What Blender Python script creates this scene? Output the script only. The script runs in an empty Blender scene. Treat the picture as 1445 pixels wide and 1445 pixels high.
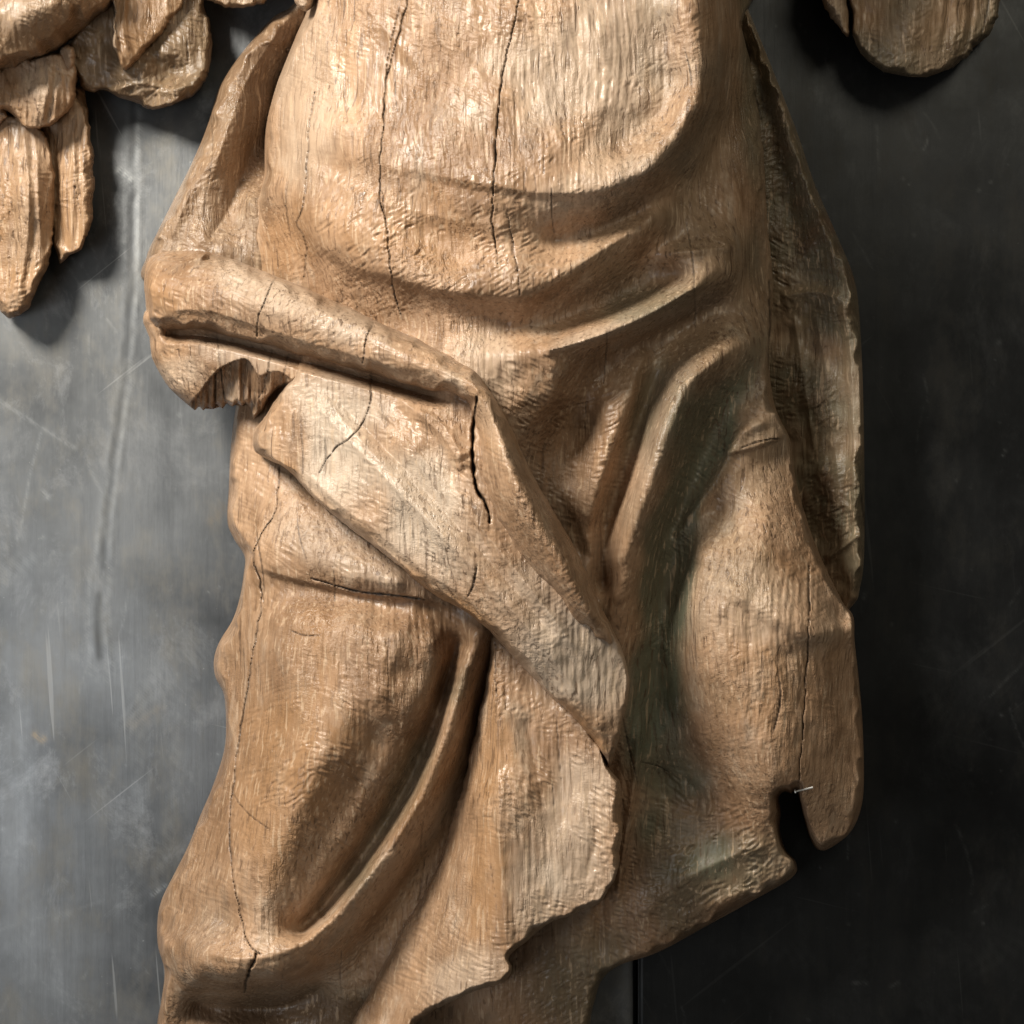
import bpy, math, random
import numpy as np
from mathutils import Vector
from mathutils.geometry import tessellate_polygon

# ------------------------------------------------------------------ frame of reference
# One carving unit is 0.8 mm. u runs right, v runs down, h comes out of the wall.
S = 0.0008          # metres per unit
D = 2300.0          # camera distance from the wall, in units
CU = CV = 722.5
Z0 = 1.30           # height of the picture centre above the floor of the room

scene = bpy.context.scene
col = scene.collection
rng = np.random.default_rng(7)
random.seed(7)

# ------------------------------------------------------------------ camera
cam_d = bpy.data.cameras.new('camera'); cam = bpy.data.objects.new('camera', cam_d); col.objects.link(cam)
cam.location = (0, -D*S, Z0); cam.rotation_euler = (math.radians(90), 0, 0)
cam_d.sensor_width = 36; cam_d.lens = 36*D/1445.0; cam_d.clip_start = 0.05; cam_d.clip_end = 100
scene.camera = cam

# ------------------------------------------------------------------ light
world = bpy.data.worlds.new('World'); scene.world = world; world.use_nodes = True
world.node_tree.nodes['Background'].inputs[0].default_value = (1.0, 0.93, 0.80, 1)
world.node_tree.nodes['Background'].inputs[1].default_value = 0.10

def lamp(name, loc, target, size, power, colour):
    l = bpy.data.lights.new(name, 'AREA'); l.shape = 'DISK'; l.size = size; l.energy = power; l.color = colour
    o = bpy.data.objects.new(name, l); col.objects.link(o); o.location = loc
    o.rotation_euler = (Vector(target)-Vector(loc)).to_track_quat('-Z', 'Y').to_euler()
    return o
# gallery lamp high on the left, and the weak glow of the room from the right
lamp('key_lamp', (-1.42, -1.66, Z0+1.50), (-0.05, -0.1, Z0-0.10), 0.70, 134, (1.0, 0.94, 0.84))
lamp('room_lamp', (1.3, -2.7, Z0+2.0), (0.2, 0, Z0), 1.3, 28, (1.0, 0.92, 0.74))
lamp('low_room_lamp', (-1.60, -2.4, Z0-0.70), (-0.3, 0, Z0-0.2), 1.2, 17, (0.94, 0.97, 1.0))
vs = scene.view_settings
vs.view_transform = 'Standard'; vs.look = 'None'; vs.exposure = 0.0; vs.gamma = 1.0; vs.use_curve_mapping = False

# ------------------------------------------------------------------ sculpting grid
STEP = 1.5
LO, HI = -90.0, 1536.0
N = int((HI-LO)/STEP)+1
ax = LO + STEP*np.arange(N)
U, V = np.meshgrid(ax, ax)                 # V rows, U columns

def world_pt(u, v, h):
    k = (D-h)/D*S
    return np.stack([(u-CU)*k, -h*S, (CV-v)*k + Z0], axis=-1)

def catmull(pts, closed=False, step=5.0):
    P = np.array(pts, float); n = len(P); out = []
    rngi = range(n if closed else n-1)
    for i in rngi:
        if closed: p0, p1, p2, p3 = P[(i-1) % n], P[i], P[(i+1) % n], P[(i+2) % n]
        else: p0, p1, p2, p3 = P[max(i-1, 0)], P[i], P[i+1], P[min(i+2, n-1)]
        m = max(2, int(np.hypot(*(p2-p1)[:2])/step))
        t = np.linspace(0, 1, m, endpoint=False)[:, None]
        out.append(0.5*((2*p1)+(-p0+p2)*t+(2*p0-5*p1+4*p2-p3)*t**2+(-p0+3*p1-3*p2+p3)*t**3))
    if not closed: out.append(P[-1:])
    return np.concatenate(out)

def win(lo, hi):
    a = max(0, int((lo-LO)/STEP)); b = min(N, int((hi-LO)/STEP)+2)
    return a, b

def nearest(curve, pad, closed=False):
    """distance, side and param of the closest point of a curve, within pad of it"""
    dist = np.full((N, N), 1e9, np.float32); side = np.zeros((N, N), np.float32); par = np.zeros((N, N), np.float32)
    cx = np.zeros((N, N), np.float32); cy = np.zeros((N, N), np.float32)
    n = len(curve); m = n if closed else n-1
    for i in range(m):
        a = curve[i]; b = curve[(i+1) % n]
        x0, x1 = win(min(a[0], b[0])-pad, max(a[0], b[0])+pad); y0, y1 = win(min(a[1], b[1])-pad, max(a[1], b[1])+pad)
        if x1 <= x0 or y1 <= y0: continue
        sl = (slice(y0, y1), slice(x0, x1)); u = U[sl]; v = V[sl]
        dx, dy = b[0]-a[0], b[1]-a[1]; L2 = dx*dx+dy*dy+1e-9
        t = np.clip(((u-a[0])*dx+(v-a[1])*dy)/L2, 0, 1)
        px, py = a[0]+t*dx, a[1]+t*dy
        d = np.hypot(u-px, v-py)
        better = d < dist[sl]
        s = np.sign(dx*(v-a[1])-dy*(u-a[0]))
        for arr, val in ((dist, d), (side, s), (par, (i+t)/max(m, 1)), (cx, px), (cy, py)):
            w = arr[sl]; w[better] = val[better]
    return dist, side, par, cx, cy

def inside(curve):
    m = np.zeros((N, N), bool); n = len(curve)
    for i in range(n):
        a = curve[i]; b = curve[(i+1) % n]
        if a[1] == b[1]: continue
        y0, y1 = min(a[1], b[1]), max(a[1], b[1])
        r0 = max(0, int(math.ceil((y0-LO)/STEP))); r1 = min(N, int(math.ceil((y1-LO)/STEP)))
        for r in range(r0, r1):
            x = a[0]+(ax[r]-a[1])/(b[1]-a[1])*(b[0]-a[0])
            c = max(0, int(math.ceil((x-LO)/STEP)))
            if c < N: m[r, c:] ^= True
    return m

def fftnoise(sx, sy, seed, n=N):
    r = np.random.default_rng(seed).standard_normal((n, n))
    fx = np.fft.rfftfreq(n, STEP); fy = np.fft.fftfreq(n, STEP)
    f = np.fft.rfft2(r)*np.exp(-2*(math.pi**2)*((fx[None, :]*sx)**2+(fy[:, None]*sy)**2))
    z = np.fft.irfft2(f, s=(n, n)); return ((z-z.mean())/z.std()).astype(np.float32)

def sample(field, du, dv):
    x = np.clip((U+du-LO)/STEP, 0, N-1.001); y = np.clip((V+dv-LO)/STEP, 0, N-1.001)
    xi = x.astype(int); yi = y.astype(int); fx = x-xi; fy = y-yi
    return (field[yi, xi]*(1-fx)+field[yi, xi+1]*fx)*(1-fy)+(field[yi+1, xi]*(1-fx)+field[yi+1, xi+1]*fx)*fy

def blur(z, s):
    n = z.shape[0]; zp = np.pad(z, 64, mode='edge')
    fx = np.fft.rfftfreq(zp.shape[1], STEP); fy = np.fft.fftfreq(zp.shape[0], STEP)
    f = np.fft.rfft2(zp)*np.exp(-2*(math.pi**2)*s*s*(fx[None, :]**2+fy[:, None]**2))
    return np.fft.irfft2(f, s=zp.shape)[64:-64, 64:-64]

# smooth surface through ridge and valley lines with heights
CST = 6.0
NC = int((HI-LO)/CST)+4
cax = LO-CST + CST*np.arange(NC)
def bspl():
    M = np.zeros((N, NC)); x = (ax-cax[0])/CST; i = np.floor(x).astype(int); t = x-i
    w = [(1-t)**3/6, (3*t**3-6*t**2+4)/6, (-3*t**3+3*t**2+3*t+1)/6, t**3/6]
    for k in range(4):
        j = np.clip(i-1+k, 0, NC-1); np.add.at(M, (np.arange(N), j), w[k])
    return M
BS = bspl()
def surface(curves, power=1.55, gap=15.0, smooth=1e-3):
    pts = []
    for c in curves:
        c = np.array(c, float)
        if len(c) == 1: pts.append(c); continue
        for a, b in zip(c[:-1], c[1:]):
            m = max(1, int(np.hypot(*(b-a)[:2])/gap)); t = np.linspace(0, 1, m, endpoint=False)[:, None]
            pts.append(a+(b-a)*t)
        pts.append(c[-1:])
    P = np.concatenate(pts); n = len(P)
    def ker(r2): return (r2/1e4)**(power/2)
    K = ker((P[:, None, 0]-P[None, :, 0])**2+(P[:, None, 1]-P[None, :, 1])**2)
    A = np.zeros((n+3, n+3)); A[:n, :n] = -K + smooth*np.eye(n)
    Q = np.stack([np.ones(n), P[:, 0]/1e3, P[:, 1]/1e3], 1); A[:n, n:] = Q; A[n:, :n] = Q.T
    A[:n, :n] = K - smooth*np.eye(n)
    w = np.linalg.solve(A, np.concatenate([P[:, 2], np.zeros(3)]))
    CU_, CV_ = np.meshgrid(cax, cax); Z = w[n]+w[n+1]*CU_/1e3+w[n+2]*CV_/1e3
    for i in range(n): Z += w[i]*ker((CU_-P[i, 0])**2+(CV_-P[i, 1])**2)
    return BS @ Z @ BS.T

def ridge(Z, pts, amp, wl, wr, pl=1.5, pr=1.5, taper=0.15):
    """raised (or cut) line: wl/wr reach to the left/right of travel"""
    c = catmull(pts); d, s, t, _, _ = nearest(c[:, :2], max(wl, wr)+4)
    w = np.where(s < 0, wl, wr); p = np.where(s < 0, pl, pr)
    x = np.clip(1-d/w, 0, 1)
    tp = np.clip(np.minimum(t, 1-t)/max(taper, 1e-3), 0, 1); tp = tp*tp*(3-2*tp)
    Z += amp*tp*(x**p)*(2-x if False else 1)
    return Z

def smoothstep(a, b, x):
    t = np.clip((x-a)/(b-a), 0, 1); return t*t*(3-2*t)

def blob(cx, cy, rx, ry, ang=0, soft=0.6):
    a = math.radians(ang); x = (U-cx)*math.cos(a)+(V-cy)*math.sin(a); y = -(U-cx)*math.sin(a)+(V-cy)*math.cos(a)
    r = np.sqrt((x/rx)**2+(y/ry)**2)+0.22*N_mid
    return 1-smoothstep(1-soft, 1+soft*0.4, r)

# shared noise
N_big = fftnoise(70, 70, 1); N_mid = fftnoise(22, 22, 2); N_sm = fftnoise(7, 7, 3)
warp = 9*fftnoise(45, 45, 4)
G0 = fftnoise(1.25, 15, 5); G1 = fftnoise(2.4, 34, 6); R0 = fftnoise(9, 1.5, 8); R1 = fftnoise(1.6, 5, 9)
grain = sample(G0, 0.45*warp, 0*warp)*0.8+sample(G1, 0.6*warp, 0*warp)*0.25
ripple = sample(R0, 0*warp, warp*1.6+6*N_mid)
pits = sample(R1, warp, warp)
N_fine = fftnoise(2.0, 2.0, 10)
def slant(a, sl, ss, seed):
    r = np.random.default_rng(seed).standard_normal((N, N)); fx = np.fft.rfftfreq(N, STEP)[None, :]; fy = np.fft.fftfreq(N, STEP)[:, None]
    c_, s_ = math.cos(math.radians(a)), math.sin(math.radians(a)); p = fx*c_+fy*s_; q = -fx*s_+fy*c_
    g = np.exp(-2*math.pi**2*((p*sl)**2+(q*ss)**2)) - np.exp(-2*math.pi**2*((p*sl*2.2)**2+(q*ss*2.6)**2))
    z = np.fft.irfft2(np.fft.rfft2(r)*g, s=(N, N)); return (z/z.std()).astype(np.float32)
ra = sample(slant(28, 6, 1.9, 51), warp, warp); rb = sample(slant(-32, 5.5, 1.9, 52), warp, -warp); rc = sample(slant(4, 7, 2.1, 53), 0*warp, 1.5*warp)
wa = smoothstep(-0.3, 0.8, N_big); wb = smoothstep(-0.2, 0.9, -N_big); rp = ra*wa+rb*wb+rc*(1-np.clip(wa+wb, 0, 1))
ripple = 1.2-1.5*np.abs(rp)*smoothstep(-1.6, 0.4, N_mid+0.6*N_sm)

CRACKS = [
 ([(577,-20),(575,0),(565,40),(553,80),(545,120),(541,180),(536,230),(537,280),(545,320),(550,370),(556,410),(567,450)], 2.3, 7),
 ([(735,-20),(733,0),(722,50),(712,95),(705,140),(700,190),(697,250),(695,300),(698,340),(703,372)], 2.6, 8),
 ([(445,130),(438,165),(436,200),(432,250),(428,290),(420,316),(432,342),(428,392)], 1.9, 5),
 ([(715,300),(724,340),(731,390),(734,416)], 1.7, 4),
 ([(388,392),(378,415),(366,445),(362,474)], 2.0, 6), ([(526,455),(517,480),(512,512)], 2.0, 6),
 ([(525,524),(523,565),(510,600),(490,621),(470,636),(450,668)], 2.0, 6), ([(384,494),(372,545),(362,565)], 1.6, 4), ([(408,500),(398,535)], 1.4, 4),
 ([(673,560),(668,600),(667,640),(671,685),(688,715),(690,738)], 4.2, 16),
 ([(673,795),(669,822),(660,842)], 2.4, 7),
 ([(395,655),(392,700),(385,730),(366,758),(358,790),(368,822),(366,870),(356,930),(348,980),(338,1040),(331,1090),(325,1150),(325,1200),(330,1240),(340,1290),(350,1330),(366,1346)], 2.2, 7),
 ([(440,816),(500,833),(560,840),(600,846)], 3.6, 8), ([(412,890),(430,897),(452,896)], 2.2, 4),
 ([(1141,795),(1141,880),(1137,950),(1131,1050),(1126,1112)], 2.4, 9),
 ([(330,1120),(352,1150),(380,1170)], 1.6, 3), ([(362,1345),(352,1372),(345,1400)], 4.0, 10),
 ([(1085,395),(1087,460),(1084,520)], 3.0, 8), ([(1046,632),(1075,622),(1100,619)], 2.2, 5),
 ([(698,905),(699,960),(700,1020)], 1.8, 4), ([(540,270),(542,300),(546,330)], 1.6, 4), ([(563,10),(552,60),(546,105)], 1.3, 4),
 ([(846,1058),(858,1082)], 2.0, 6), ([(905,1075),(930,1082),(945,1090)], 1.8, 4),
]
crack = np.zeros((N, N), np.float32); crack_h = np.zeros((N, N), np.float32)
for pts, w, dep in CRACKS:
    c = catmull(pts, step=4); jit = np.random.default_rng(int(pts[0][0]*7+pts[0][1])).standard_normal(len(c))*0.8
    jit = np.convolve(jit, np.ones(3)/3*1.5, 'same'); c[:, 0] += jit
    d, s, t, _, _ = nearest(c, w*3+4)
    ww = (0.30 if w < 4 else 0.50)*w*(0.75+0.35*np.sin(t*41+pts[0][1])*np.sin(t*17+1))*(0.55+0.75*np.abs(np.sin(np.pi*np.clip(t, 0, 1)))**0.6*(0.75+0.5*np.sin(t*23+pts[0][0])**2))
    k = np.clip(1.5-d/np.maximum(ww, 1.15), 0, 1)*np.clip(ww/1.1, 0.4, 0.92)
    crack = np.maximum(crack, k); crack_h = np.maximum(crack_h, 0.8*dep*np.clip(1.5-d/ww, 0, 1.2))
hair = np.clip((-sample(fftnoise(1.0, 40, 31), warp, 0*warp)-2.35)/0.5, 0, 1)      # short drying checks along the grain

# ------------------------------------------------------------------ materials
def nd(nt, kind, **kw):
    n = nt.nodes.new(kind)
    for k, v in kw.items():
        if k in n.inputs: n.inputs[k].default_value = v
        else: setattr(n, k, v)
    return n
def mixc(nt, fac, a, b, blend='MIX'):
    m = nt.nodes.new('ShaderNodeMix'); m.data_type = 'RGBA'; m.blend_type = blend; m.clamp_factor = True
    for s, v in ((0, fac), (6, a), (7, b)):
        if hasattr(v, 'links'): nt.links.new(v, m.inputs[s])
        else: m.inputs[s].default_value = v if s == 0 else (*v, 1)
    return m.outputs[2]
def ramp(nt, src, a, b, lo=0.0, hi=1.0):
    m = nt.nodes.new('ShaderNodeMapRange'); nt.links.new(src, m.inputs[0]); m.inputs[1].default_value = a; m.inputs[2].default_value = b
    m.inputs[3].default_value = lo; m.inputs[4].default_value = hi; return m.outputs[0]
def math_(nt, op, a, b):
    m = nt.nodes.new('ShaderNodeMath'); m.operation = op
    for i, v in enumerate((a, b)):
        if hasattr(v, 'links'): nt.links.new(v, m.inputs[i])
        else: m.inputs[i].default_value = v
    return m.outputs[0]
def noise(nt, vec, scale, stretch=(1, 1, 1), detail=4, rough=0.55, dist=0.0):
    mp = nt.nodes.new('ShaderNodeMapping'); mp.inputs['Scale'].default_value = stretch; nt.links.new(vec, mp.inputs[0])
    n = nt.nodes.new('ShaderNodeTexNoise'); n.inputs['Scale'].default_value = scale; n.inputs['Detail'].default_value = detail
    n.inputs['Roughness'].default_value = rough; n.inputs['Distortion'].default_value = dist; nt.links.new(mp.outputs[0], n.inputs['Vector'])
    return n.outputs[0]

def wood_material(name):
    m = bpy.data.materials.new(name); m.use_nodes = True; nt = m.node_tree; L = nt.links
    bs = nt.nodes['Principled BSDF']; tc = nt.nodes.new('ShaderNodeTexCoord').outputs['Object']
    at = nt.nodes.new('ShaderNodeAttribute'); at.attribute_name = 'stain_shade'; sp = nt.nodes.new('ShaderNodeSeparateColor'); L.new(at.outputs['Color'], sp.inputs[0])
    dark, green, pale = sp.outputs[0], sp.outputs[1], sp.outputs[2]
    ck = nt.nodes.new('ShaderNodeAttribute'); ck.attribute_name = 'crack'
    oc = nt.nodes.new('ShaderNodeAttribute'); oc.attribute_name = 'ochre'
    pr = noise(nt, tc, 240, (1, 1, 0.10), 2, 0.5, 0.4); gl = noise(nt, tc, 40, (1, 1, 0.6), 5, 0.7)
    n1 = noise(nt, tc, 7, (1, 1, 0.6), 5, 0.6); n2 = noise(nt, tc, 26, (1, 1, 0.45), 6, 0.65)
    st = noise(nt, tc, 300, (1, 1, 0.06), 4, 0.65, 0.25); fl = noise(nt, tc, 430, (0.45, 0.45, 1), 3, 0.6, 0.6)
    c = mixc(nt, ramp(nt, n1, 0.34, 0.62), (0.205, 0.118, 0.064), (0.385, 0.246, 0.150))
    c = mixc(nt, ramp(nt, n2, 0.50, 0.66, 0, 0.75), c, (0.165, 0.092, 0.047))
    c = mixc(nt, ramp(nt, n2, 0.45, 0.30, 0, 0.7), c, (0.42, 0.322, 0.235))
    sx = nt.nodes.new('ShaderNodeSeparateXYZ'); L.new(tc, sx.inputs[0])
    rx = math_(nt, 'ADD', sx.outputs[0], 0.16); ry = math_(nt, 'ADD', sx.outputs[1], -0.22)
    rr = math_(nt, 'SQRT', math_(nt, 'ADD', math_(nt, 'MULTIPLY', rx, rx), math_(nt, 'MULTIPLY', ry, ry)), 0)
    rr = math_(nt, 'ADD', rr, math_(nt, 'MULTIPLY', noise(nt, tc, 6, (1, 1, 0.35), 5, 0.6), 0.075))
    ring = math_(nt, 'SINE', math_(nt, 'MULTIPLY', rr, 1000.0), 0)
    rm = ramp(nt, noise(nt, tc, 5, (1, 1, 0.7), 3, 0.5), 0.42, 0.62, 0.0, 0.38)
    c = mixc(nt, math_(nt, 'MULTIPLY', ramp(nt, ring, 0.1, 0.95), rm), c, (0.20, 0.112, 0.055))
    gm = noise(nt, tc, 16, (1, 1, 0.55), 7, 0.7, 0.3); c = mixc(nt, ramp(nt, gm, 0.52, 0.68, 0, 0.6), c, (0.225, 0.165, 0.115))
    c = mixc(nt, oc.outputs['Fac'], c, (0.345, 0.188, 0.085))
    c = mixc(nt, pale, c, (0.43, 0.342, 0.260))
    c = mixc(nt, green, c, (0.130, 0.134, 0.090))
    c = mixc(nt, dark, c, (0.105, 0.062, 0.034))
    c = mixc(nt, ramp(nt, st, 0.52, 0.72, 0, 0.5), c, (0.15, 0.082, 0.042))
    c = mixc(nt, ramp(nt, fl, 0.62, 0.85, 0, 0.45), c, (0.52, 0.38, 0.26))
    pm = ramp(nt, noise(nt, tc, 11, (1, 1, 0.5), 4, 0.6), 0.38, 0.62, 0.08, 0.75)
    c = mixc(nt, math_(nt, 'MULTIPLY', ramp(nt, pr, 0.59, 0.66), pm), c, (0.085, 0.048, 0.027))
    c = mixc(nt, ramp(nt, pr, 0.40, 0.33, 0, 0.45), c, (0.50, 0.365, 0.245))
    c = mixc(nt, ck.outputs['Fac'], c, (0.016, 0.010, 0.007))
    L.new(c, bs.inputs['Base Color'])
    po = ramp(nt, noise(nt, tc, 13, (1, 1, 0.7), 4, 0.6), 0.36, 0.58, 1.0, 0.18)
    r = ramp(nt, gl, 0.38, 0.62, 0.50, 0.25); L.new(r, bs.inputs['Roughness'])
    bs.inputs['Specular IOR Level'].default_value = 0.38
    hgt = math_(nt, 'ADD', math_(nt, 'MULTIPLY', st, 0.8), math_(nt, 'MULTIPLY', fl, 0.55))
    hgt = math_(nt, 'SUBTRACT', hgt, math_(nt, 'MULTIPLY', ramp(nt, ring, 0.0, 1.0), math_(nt, 'MULTIPLY', rm, 0.6)))
    hgt = math_(nt, 'SUBTRACT', hgt, ramp(nt, pr, 0.57, 0.66, 0, 0.45))
    hgt = math_(nt, 'ADD', hgt, math_(nt, 'MULTIPLY', noise(nt, tc, 420, (1, 1, 0.5), 3, 0.6), 0.5))
    bp = nt.nodes.new('ShaderNodeBump'); bp.inputs['Strength'].default_value = 0.62; bp.inputs['Distance'].default_value = 0.0032
    L.new(math_(nt, 'MULTIPLY', hgt, po), bp.inputs['Height']); L.new(bp.outputs[0], bs.inputs['Normal'])
    return m
WOOD = wood_material('carved_wood')

def wall_material(name='worn_grey_sheet', k=1.0, wear=1.0):
    m = bpy.data.materials.new(name); m.use_nodes = True; nt = m.node_tree; L = nt.links
    bs = nt.nodes['Principled BSDF']; tc = nt.nodes.new('ShaderNodeTexCoord').outputs['Object']
    at = nt.nodes.new('ShaderNodeAttribute'); at.attribute_name = 'stain_shade'; sp = nt.nodes.new('ShaderNodeSeparateColor'); L.new(at.outputs['Color'], sp.inputs[0])
    n1 = noise(nt, tc, 3.2, (1, 1, 1), 6, 0.62); n2 = noise(nt, tc, 17, (1, 1, 0.5), 6, 0.7)
    st = noise(nt, tc, 60, (1, 1, 0.06), 5, 0.7); sk = noise(nt, tc, 150, (1, 1, 1), 2, 0.5)
    c = mixc(nt, ramp(nt, n1, 0.38, 0.62), (0.050*k, 0.0525*k, 0.055*k), (0.125*k, 0.130*k, 0.134*k))
    c = mixc(nt, ramp(nt, n2, 0.5, 0.75, 0, 0.6), c, (0.145*k, 0.135*k, 0.115*k))
    c = mixc(nt, ramp(nt, st, 0.5, 0.72, 0, 0.3), c, (0.055*k, 0.058*k, 0.064*k))
    c = mixc(nt, ramp(nt, sk, 0.74, 0.80, 0, 0.5*wear), c, (0.30, 0.30, 0.29))
    cl = noise(nt, tc, 11, (1, 1, 0.7), 10, 0.78, 0.4); c = mixc(nt, ramp(nt, cl, 0.52, 0.74, 0, 0.75*wear), c, (0.25, 0.255, 0.26))
    for rot, sc_, th in ((0.5, 55, 0.70), (-0.9, 48, 0.71), (1.35, 60, 0.72), (0.08, 70, 0.69)):
        mr = nt.nodes.new('ShaderNodeMapping'); mr.inputs['Rotation'].default_value = (0, rot, 0); L.new(tc, mr.inputs[0])
        sn = noise(nt, mr.outputs[0], sc_, (1.6, 1, 0.045), 2, 0.5, 0.15)
        c = mixc(nt, ramp(nt, sn, th, th+0.03, 0, 0.5*wear), c, (0.27, 0.275, 0.275))
    c = mixc(nt, sp.outputs[0], c, (0.30, 0.31, 0.31))
    c = mixc(nt, sp.outputs[1], c, (0.022, 0.024, 0.026))
    c = mixc(nt, sp.outputs[2], c, (0.26, 0.20, 0.13))
    L.new(c, bs.inputs['Base Color'])
    L.new(ramp(nt, n2, 0.3, 0.7, 0.34, 0.52), bs.inputs['Roughness'])
    bs.inputs['Metallic'].default_value = 0.78; bs.inputs['Specular IOR Level'].default_value = 0.4
    bp = nt.nodes.new('ShaderNodeBump'); bp.inputs['Strength'].default_value = 0.25; bp.inputs['Distance'].default_value = 0.001
    L.new(math_(nt, 'ADD', st, n2), bp.inputs['Height']); L.new(bp.outputs[0], bs.inputs['Normal'])
    return m
WALLM = wall_material(k=1.3); WALLD = wall_material('shaded_sheet', 0.24, 0.09)  # same sheet twice: the right copy has the wall's shade painted in

def plain(name, c, rough=0.5, metal=0.0):
    m = bpy.data.materials.new(name); m.use_nodes = True; nt = m.node_tree; b = nt.nodes['Principled BSDF']
    tc = nt.nodes.new('ShaderNodeTexCoord').outputs['Object']
    k = mixc(nt, ramp(nt, noise(nt, tc, 90), 0.3, 0.7), tuple(x*0.7 for x in c), c)
    nt.links.new(k, b.inputs['Base Color']); b.inputs['Roughness'].default_value = rough; b.inputs['Metallic'].default_value = metal
    return m

# ------------------------------------------------------------------ mesh building
def make_mesh(name, co, quads, attrs, mat, tris=None):
    me = bpy.data.meshes.new(name)
    nq = len(quads); nt_ = 0 if tris is None else len(tris)
    me.vertices.add(len(co)); me.vertices.foreach_set('co', co.astype(np.float32).ravel())
    loops = quads.ravel() if nt_ == 0 else np.concatenate([quads.ravel(), np.asarray(tris).ravel()])
    me.loops.add(len(loops)); me.loops.foreach_set('vertex_index', loops.astype(np.int32))
    me.polygons.add(nq+nt_)
    starts = np.concatenate([np.arange(nq)*4, nq*4+np.arange(nt_)*3]).astype(np.int32)
    me.polygons.foreach_set('loop_start', starts)
    me.polygons.foreach_set('use_smooth', np.concatenate([np.ones(nq, bool), np.zeros(nt_, bool)]))
    me.update(calc_edges=True)
    for k, val in attrs.items():
        if val.ndim == 2:
            a = me.attributes.new(k, 'FLOAT_COLOR', 'POINT'); a.data.foreach_set('color', val.astype(np.float32).ravel())
        else:
            a = me.attributes.new(k, 'FLOAT', 'POINT'); a.data.foreach_set('value', val.astype(np.float32))
    me.materials.append(mat); me.validate()
    o = bpy.data.objects.new(name, me); col.objects.link(o)
    return o

ORIGIN = {}
def relief(name, poly, F, back, R, stain_shade, parent=None, grain_amt=1.0, ripple_amt=0.6, floor=0.0, use_cracks=True, ochre=None, split=None, lump=1.0, power=0.5, cap=True, wobble=0.0):
    """closed carved piece: outline, front height field, back height, edge rounding R"""
    c = catmull(poly, closed=True, step=4.0)
    if wobble:
        w = np.random.default_rng(len(poly)).standard_normal((len(c), 2)); ker_ = np.ones(5)/5
        c = c + wobble*np.stack([np.convolve(np.r_[w[-2:, k], w[:, k], w[:2, k]], ker_, 'valid') for k in (0, 1)], 1)*1.6
    ins = inside(c); d, _, _, cx, cy = nearest(c, max(1.8*R+3*STEP, 8), closed=True)
    d_in = np.where(ins, d, 0.0)
    Rv = R*np.clip(1+0.40*N_sm+0.25*N_mid, 0.45, 2.0); t = np.clip(d_in/np.minimum(Rv, R*1.8), 0, 1); prof = (1-(1-t)**2)**power
    Fh = F + lump*(1.9*N_mid+0.6*N_sm)
    Fh = Fh + grain_amt*(0.34*grain+0.26*np.clip(pits, -2.5, 0.4)) + ripple_amt*0.55*ripple
    ck = np.zeros_like(crack)
    if use_cracks:
        Fh = Fh - crack_h; ck = crack
    ck = np.maximum(ck, hair*0.75*np.clip(grain_amt, 0, 1)); Fh = Fh - hair*2*np.clip(grain_amt, 0, 1)
    H = back + np.maximum(Fh-back, 2.0)*(floor+(1-floor)*prof)
    H = np.where(ins, H, back)
    # cells touching the inside; outer vertices slide on to the outline
    cell = ins[:-1, :-1] | ins[1:, :-1] | ins[:-1, 1:] | ins[1:, 1:]
    u = np.where(ins, U, cx); v = np.where(ins, V, cy)
    st = np.stack([np.clip(x, 0, 1)*np.ones((N, N)) for x in stain_shade]+[np.ones((N, N))], -1)
    oc = np.zeros((N, N)) if ochre is None else ochre
    groups = [(name, cell)] if split is None else [(nm, cell & msk[:-1, :-1]) for nm, msk in split]
    out = []
    for nm, cl in groups:
        r, q = np.nonzero(cl)
        idx = np.full((N, N), -1, np.int64)
        use = np.zeros((N, N), bool); use[:-1, :-1] |= cl; use[1:, :-1] |= cl; use[:-1, 1:] |= cl; use[1:, 1:] |= cl
        ids = np.nonzero(use.ravel())[0]; idx.ravel()[ids] = np.arange(len(ids))
        co = world_pt(u.ravel()[ids], v.ravel()[ids], H.ravel()[ids])
        quads = np.stack([idx[r, q], idx[r+1, q], idx[r+1, q+1], idx[r, q+1]], 1)
        attrs = {'stain_shade': st.reshape(-1, 4)[ids], 'crack': ck.ravel()[ids], 'ochre': oc.ravel()[ids]}
        tris = None
        if split is None and cap:
            bk = float(np.min(back)) if np.ndim(back) else back
            cc = c[::3]; pts = world_pt(cc[:, 0], cc[:, 1], np.full(len(cc), bk))
            tri = tessellate_polygon([[Vector((p[0], p[1], 0)) for p in cc]])
            tris = np.array(tri)+len(co); co = np.concatenate([co, pts])
            attrs = {k: np.concatenate([a, np.repeat(a[:1], len(cc), 0)]) for k, a in attrs.items()}
        o = make_mesh(nm, co, quads, attrs, WOOD, tris)
        if parent is not None:
            o.parent = parent; o.matrix_parent_inverse = parent.matrix_world.inverted()
        out.append(o)
    return out[0] if split is None else out

def empty(name, u, v, h, label, cat, group=None):
    o = bpy.data.objects.new(name, None); col.objects.link(o); o.empty_display_size = 0.05
    o.location = world_pt(np.array(u), np.array(v), np.array(h)); o['label'] = label; o['category'] = cat
    if group: o['group'] = group
    bpy.context.view_layer.update()
    return o

Z = np.zeros((N, N))
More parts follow.
